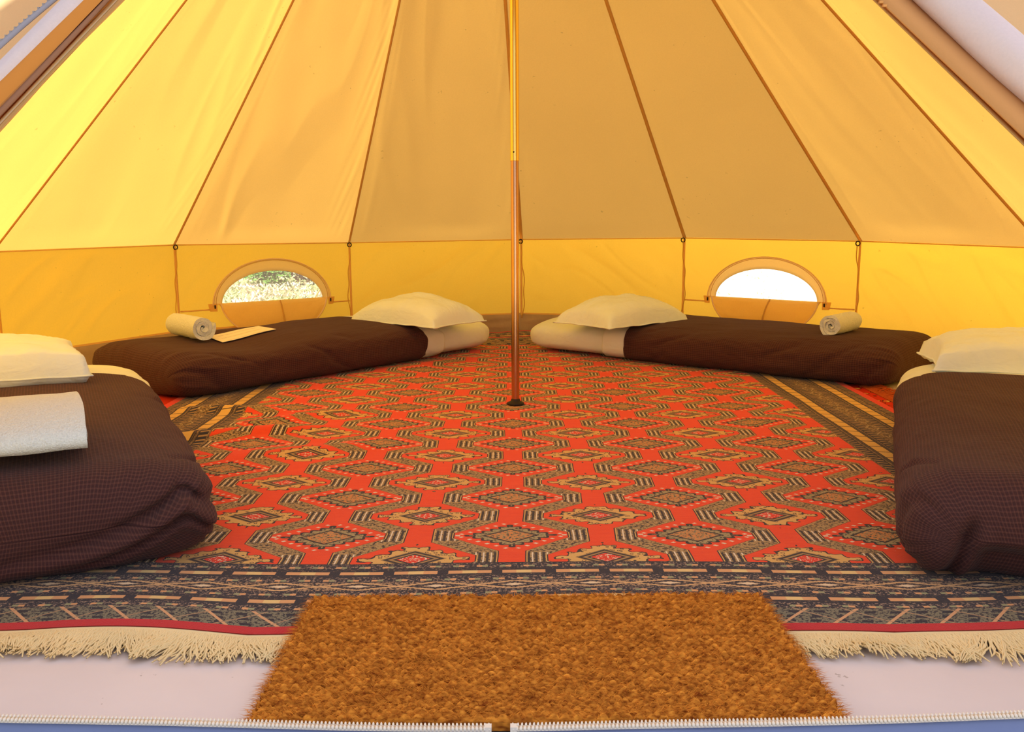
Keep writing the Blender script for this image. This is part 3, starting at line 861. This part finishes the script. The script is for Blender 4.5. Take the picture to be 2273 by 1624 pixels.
# ------------------------------------------------------------------ pole
pole = tag(empty('tent_pole', (0, 0, .011)), 'shiny metal centre pole standing on the rug', 'pole')
def lathe(name, prof, mt, par, n=28):
    b = MB(); N = len(prof)-1
    b.grid(n, N, lambda u, v: (lambda q: V(q[0]*math.cos(u*2*PI), q[0]*math.sin(u*2*PI), q[1]))(prof[round(v*N)]), cu=True, flip=False)
    return b.build(name, mt, par)
lathe('lower_tube', [(.0158, .006)] + [(.0158, .006+.97*i/20) for i in range(1, 21)], M['pole_lo'], pole)
lathe('upper_tube', [(.0150, .974), (.0176, .974), (.0176, .9755)] + [(.0176, .9755+1.80*i/20) for i in range(1, 21)] + [(.0, 2.776)], M['pole_up'], pole)
lathe('foot', [(.0, 0), (.034, 0), (.036, .003), (.035, .007), (.028, .010), (.020, .014), (.0175, .022), (.0160, .024)], M['black'], pole)
b = MB(); b.grid(12, 4, lambda u, v: V(-.004+.0035*math.cos(u*2*PI)*(1-v*.4), -.0172-.002*math.sin(v*PI/2), 1.008+.0035*math.sin(u*2*PI)*(1-v*.4)), cu=True)
b.face([V(-.004+.0021*math.cos(q*PI/6), -.0192, 1.008+.0021*math.sin(q*PI/6)) for q in range(12)]); b.build('lock_button', M['black'], pole)

# ------------------------------------------------------------------ beds
def spow(c, e): return math.copysign(abs(c)**e, c)
BED = {}
def bed(key, P0, d, side, L, w, t, Ld, Lw, slant, lab, seed, sag=None, foldcorner=0):
    """P0 near foot corner, d foot->head, side +1: body lies left of d.  Ld/Lw: end of brown / of white turn-down"""
    d = Vector((d[0], d[1])).normalized(); rz = math.atan2(d.y, d.x); nx = V(-d.y, d.x)*side
    org = Vector((P0[0], P0[1])) + Vector((nx.x, nx.y))*w/2
    a, hb = w/2, t/2
    rE = .13
    def section(s, th, off, wr, rot=True):
        # end rounding
        q = min(s, L-s); e = 1.
        ex = 0
        if q < rE:
            k = max(0., (rE-q)/rE); e = max(0., 1-k**2.6)**(1/2.6)
        aa = a - .10*(1-e) + off; bb = hb*(e**.9) + off*min(1, e*1.5)
        c, sn = math.cos(th), math.sin(th)
        y = aa*spow(c, .52); z = hb + bb*spow(sn, .62)
        # pull-in of the underside, gentle crown and sag on top
        if sn > 0: z += .010*math.cos(min(1, abs(y)/a)*PI/2)*e
        if sag and sn > -.3:
            for (s0, y0, rs, ry, h) in sag: z -= h*math.exp(-((s-s0)/rs)**2 - ((y*side-y0)/ry)**2)*e*min(1, .3+sn*1.2 if sn < .6 else 1)
        if sn < -.35: y *= 1-.06*(-sn-.35)
        if wr:
            sid = abs(c)**2
            n = wr*(.55*nz(s*3.2+seed, th*1.6+s*2.0, seed) + .35*nz(s*9+th*2.2, th*4-s*4, seed+3)*(.25+.75*sid) )
            n += wr*.9*math.exp(-q/.14)*nz(th*7+seed, s*5, 4)*(q == s)
            ek = min(1, e*1.3); y += n*c; z += n*sn*ek
            if sid > .3: # long diagonal creases of the sides
                f = math.sin((s*24.0 - th*side*4.0) + 3.0*nz(s*2, th, seed))
                g = sm(-.1, .3, nz(s*3.1+seed, 2, 1)) + .8*sm(.6, .1, q)
                y -= wr*.85*max(0, f)**5*c*sm(.2, .8, sid)*min(1.2, g); z -= wr*.25*max(0, f)**5*g*ek
        return V(s, y, max(.0025, z))
    def folds(p, s, th):
        """tucked corner at the foot end"""
        if not foldcorner or s > .16: return p
        yn = p.y*side + a; z = p.z; k_ = sm(.16, .04, s)          # yn: distance from the near side
        if foldcorner == 1:                                        # long rolled fold running down to the floor
            zc = .150*math.exp(-max(0, yn-.05)/.20) + .012 - .9*max(0, .07-yn)
            f = z - zc
            dx = .030*math.exp(-((f+.014)/.020)**2)*sm(.62, .20, yn) - .030*math.exp(-((f-.016)/.011)**2)*sm(.55, .10, yn)*sm(.0, .05, yn)
            dx += .016*math.exp(-((f+.055)/.016)**2)*sm(.50, .2, yn) - .018*math.exp(-((f+.036)/.008)**2)*sm(.5, .1, yn)
            dx += .006*math.sin(yn*26)*sm(.02, .08, f)*sm(.5, .1, yn)
        else:                                                      # upright tuck with a pocket below it
            f = yn - .12 - .25*(z-.1)
            dx = -.036*math.exp(-(f/.014)**2)*sm(.17, .10, z) + .014*math.exp(-((f-.03)/.02)**2)*sm(.16, .05, z)
            dx += -.060*sm(.0, .05, f)*sm(.110, .060, z + .12*max(0, f-.1))*sm(.55, .3, f) + .012*math.exp(-((f+.05)/.03)**2)*sm(.13, .04, z)
        p.x -= dx*k_
        return p
    loc = (org.x, org.y, .011)
    NS, NTH = 96, 72
    def mt(u, v):
        q = lerp(1e-7, 1-1e-7, .5-.5*math.cos(v*PI)); s = L*q; p = section(s, u*2*PI, -.012*sm(Ld+.02, Ld-.15, s), .005)
        p.x = max(p.x, .0) + .055*sm(.5, .0, s); return p
    b = MB(); b.grid(NTH, NS, mt, lambda u, v: (v*L, u*2.2), cu=True)
    o = b.build('air_mattress', M['sheet']); o.location = loc; o.rotation_euler = (0, 0, rz); tag(o, lab['mattress'], 'mattress', 'mattresses under white sheets')
    # arc length round the section, for an even weave
    NU = 120; arcs = [0.]
    for q in range(NU): arcs.append(arcs[-1] + (section(L/2, (q+1)/NU*2*PI, .014, 0) - section(L/2, q/NU*2*PI, .014, 0)).length)
    arc = lambda u: lerp(arcs[int(u*NU)], arcs[min(NU, int(u*NU)+1)], u*NU-int(u*NU))
    def lim(th): return slant*math.cos(th)*side
    NS = 150
    def smap(v, th):
        vv = min(1, v/.985); return max(1e-7, (Ld+lim(th))*(vv*vv*(1.6-.6*vv)))
    def cov(u, v):
        th = u*2*PI
        if v > .985: return section(max(0, Ld+lim(th)-.004), th, .002, 0)
        s = smap(v, th)
        p = section(s, th, .016, .014)
        p.x -= .012*math.exp(-s/.03)
        return folds(p, s, th)
    top = [V(0, 0, hb)]
    for q in range(NS+1): top.append(section(smap(q/NS*.985, PI/2), PI/2, .016, 0))
    cum = [0.]
    for q in range(NS): cum.append(cum[-1] + (top[q+2]-top[q+1]).length)
    b = MB(); b.grid(NU, NS, cov, lambda u, v: (cum[round(v*NS)] + lim(u*2*PI)*v, arc(u)), cu=True)
    b.f.append(list(range(NU-1, -1, -1))); b.uv += [(0, 0)]*NU; b.mi.append(0)
    dv = b.build('duvet', M['waffle']); dv.location = loc; dv.rotation_euler = (0, 0, rz); tag(dv, lab['duvet'], 'duvet', 'brown waffle duvets')
    def wt(u, v):
        th = u*2*PI
        if v > .94: return section(Ld+Lw+lim(th)-.003, th, .001, 0)
        s = lerp(Ld-.03, Ld+Lw, v/.94) + lim(th)
        return section(s, th, .011, .009)
    b = MB(); b.grid(90, 24, wt, lambda u, v: (v*Lw, u*2), cu=True)
    tag(b.build('turned_down_sheet', M['sheet'], dv), 'white sheet turned down over the edge')
    def top(wx, wy):
        x, y = wx-org.x, wy-org.y; lx = x*math.cos(rz)+y*math.sin(rz); ly = -x*math.sin(rz)+y*math.cos(rz)
        cc = max(-1, min(1, ly/(a+.016))); th = math.acos(spow(cc, 1/.52))
        return loc[2] + section(lx, th, .017 if lx < Ld else .011, .010).z
    BED[key] = top
    return dv
def lab(w1, w2): return {'mattress': 'white sheeted mattress ' + w1, 'duvet': 'brown waffle duvet ' + w2}
bed('A', (-.685, -1.75), (-.438, .899), 1, 1.84, .68, .205, 1.47, .13, .05, lab('under the pillow at the left edge of the photo', 'with a large towel lying on it, nearest on the left'), 3, foldcorner=1)
bed('B', (-1.375, .06), (.634, .773), 1, 1.99, .80, .182, 1.37, .13, -.06, lab('at the back left, its head close to the pole', 'with a rolled towel and a card on it, back left'), 11, sag=[(.36, -.10, .26, .30, .035)])
bed('C', (1.63, .28), (-.783, .622), -1, 2.02, .80, .172, 1.40, .13, .04, lab('at the back right, its head close to the pole', 'with a rolled towel on it, back right'), 19)
bed('D', (.825, -1.89), (.361, .932), -1, 1.84, .62, .210, 1.43, .13, -.02, lab('under the pillow at the right edge of the photo', 'with nothing on it, nearest on the right'), 27, foldcorner=2)

# pillows
def pillow(loc, rz, lx, ly, h, label, seed, tilt=0, box=.0):
    b = MB()
    def f(u, v, sgn):
        x, y = lerp(-1, 1, u), lerp(-1, 1, v)
        pin = 1-.10*(1-abs(y)**2)*abs(x)**3; pin2 = 1-.12*(1-abs(x)**2)*abs(y)**3
        px, py = x*lx/2*pin, y*ly/2*pin2
        pr = (max(0, 1-x*x)**.42)*(max(0, 1-y*y)**.42)
        hh = h/2*pr*(1+.14*nz(x*1.4+seed, y*1.4, seed)) + box*min(1, pr*6)
        wr = .012*nz(x*3+seed, y*2.4, 2)*pr + .007*max(0, 1-abs(nz(x*2.2+y*1.5+seed, y*2.6-x, 7))-.72)*3*pr + .008*nz(x*9+y*5, y*8-x*3+seed, 5)*(1-pr)*min(1, pr*5)
        return V(px, py, h*.10 + h*.28*pr**.6 + box + sgn*(hh*(1.15 if sgn > 0 else .74)) + wr + .006*nz(x*3, y*3, seed+9)*(1-pr))
    b.grid(44, 32, lambda u, v: f(u, v, 1)); b.grid(44, 32, lambda u, v: f(u, v, -1), flip=True)
    root = tag(empty('pillow', loc, rz), label, 'pillow', 'white pillows'); root.rotation_euler = (tilt, 0, rz)
    b.build('pillow_body', M['pillow'], root)
    e = MB(); pth = []                                   # seam flange
    for i in range(40): pth.append(f(i/40, 0, 1))
    for i in range(30): pth.append(f(1, i/30, 1))
    for i in range(40): pth.append(f(1-i/40, 1, 1))
    for i in range(31): pth.append(f(0, 1-i/30, 1))
    e.tube(pth, .0035, 6); e.build('piped_seam', M['pillow'], root)
    return root
def on(key, x, y, dz=0.): return (x, y, BED[key](x, y) + dz)
pillow(on('A', -1.79, -.71, -.022), math.radians(30), .66, .46, .085, 'puffy white pillow cut off by the left edge of the photo', 1, box=.040)
pillow(on('B', -.53, 1.30, -.010), math.radians(-37), .62, .42, .16, 'puffy white pillow on the back left bed beside the pole', 2)
pillow(on('C', .575, 1.29, -.002), math.radians(40), .62, .42, .16, 'puffy white pillow on the back right bed beside the pole', 3)
pillow(on('D', 1.83, -.48, -.030), math.radians(-16), .70, .44, .115, 'puffy white pillow cut off by the right edge of the photo', 4, box=.024)

# towels
def towel(loc, rz, ln, r, turns, label, ell=(1, 1), seed=0):
    """roll whose axis is local x; one end shows the spiral"""
    b = MB(); NT_, NL = int(turns*26), 14; th = r/(turns+.3)*.83
    def prof(t):                                         # closed outline: spiral out and back
        if t <= .5: f = t*2; o_ = th*.5
        else: f = (1-t)*2; o_ = -th*.5
        a = f*turns*2*PI; rr = r*.05 + (r*.95-th*.5)*f + o_*min(1, f*6+.15)
        return a, rr
    def fn(u, v):
        a, rr = prof(u); a0 = a + 2.2
        rr *= 1 + .05*nz(math.cos(a0)*1.2+seed, math.sin(a0)*1.2, v*1.5)
        x = lerp(-ln/2, ln/2, v) + .010*nz(rr*60, a*.8, seed + (v > .5)*5)*(abs(v-.5) > .42)
        return V(x, ell[0]*rr*math.cos(a0), ell[1]*(r + rr*math.sin(a0)) + .003*nz(v*8, a*2, seed))
    b.grid(NT_*2, NL, fn, cu=True)
    # terry ends: bridge inner and outer skin of the spiral
    for v, fl in ((0, False), (1, True)):
        b.grid(NT_, 1, lambda u, q: fn(u*.5, v) if q == 0 else fn((1-u*.5) % 1, v), flip=fl)
    o = b.build('rolled_towel', M['towel']); o.location = loc; o.rotation_euler = (0, 0, rz)
    return tag(o, label, 'towel', 'white rolled towels')
towel(on('B', -1.555, .69, -.004), math.radians(-46), .29, .064, 2.7, 'rolled white towel next to a card on the back left bed', seed=2)
towel(on('C', 1.57, .74, -.014), math.radians(228), .25, .057, 3.4, 'rolled white towel on the back right bed', seed=6)
towel(on('A', -1.335, -1.70, -.006), math.radians(27), .62, .114, 2.2, 'large white towel at the left edge on the nearest left bed', ell=(2.2, .60), seed=9)
# card
CQ = [V(-1.37, .59, 0), V(-1.18, .84, 0), V(-1.30, .96, 0), V(-1.48, .71, 0)]       # four corners of the card
def card(u, v, dz):
    p = CQ[0].lerp(CQ[1], u).lerp(CQ[3].lerp(CQ[2], u), v); return V(p.x+1.36, p.y-.62, BED['B'](p.x, p.y) + .006 + dz - .19)
b = MB(); b.grid(12, 6, lambda u, v: card(u, v, .0015), lambda u, v: (u*.2, v*.1)); b.grid(12, 6, lambda u, v: card(u, v, 0), flip=True)
for f in (lambda t: (t, 0), lambda t: (1, t), lambda t: (1-t, 1), lambda t: (0, 1-t)):
    b.grid(12, 1, lambda u, v: card(*f(u), .0015*v))
o = b.build('paper_card', M['paper']); o.location = (-1.36, .62, .19); tag(o, 'cream paper card lying beside the rolled towel', 'card')
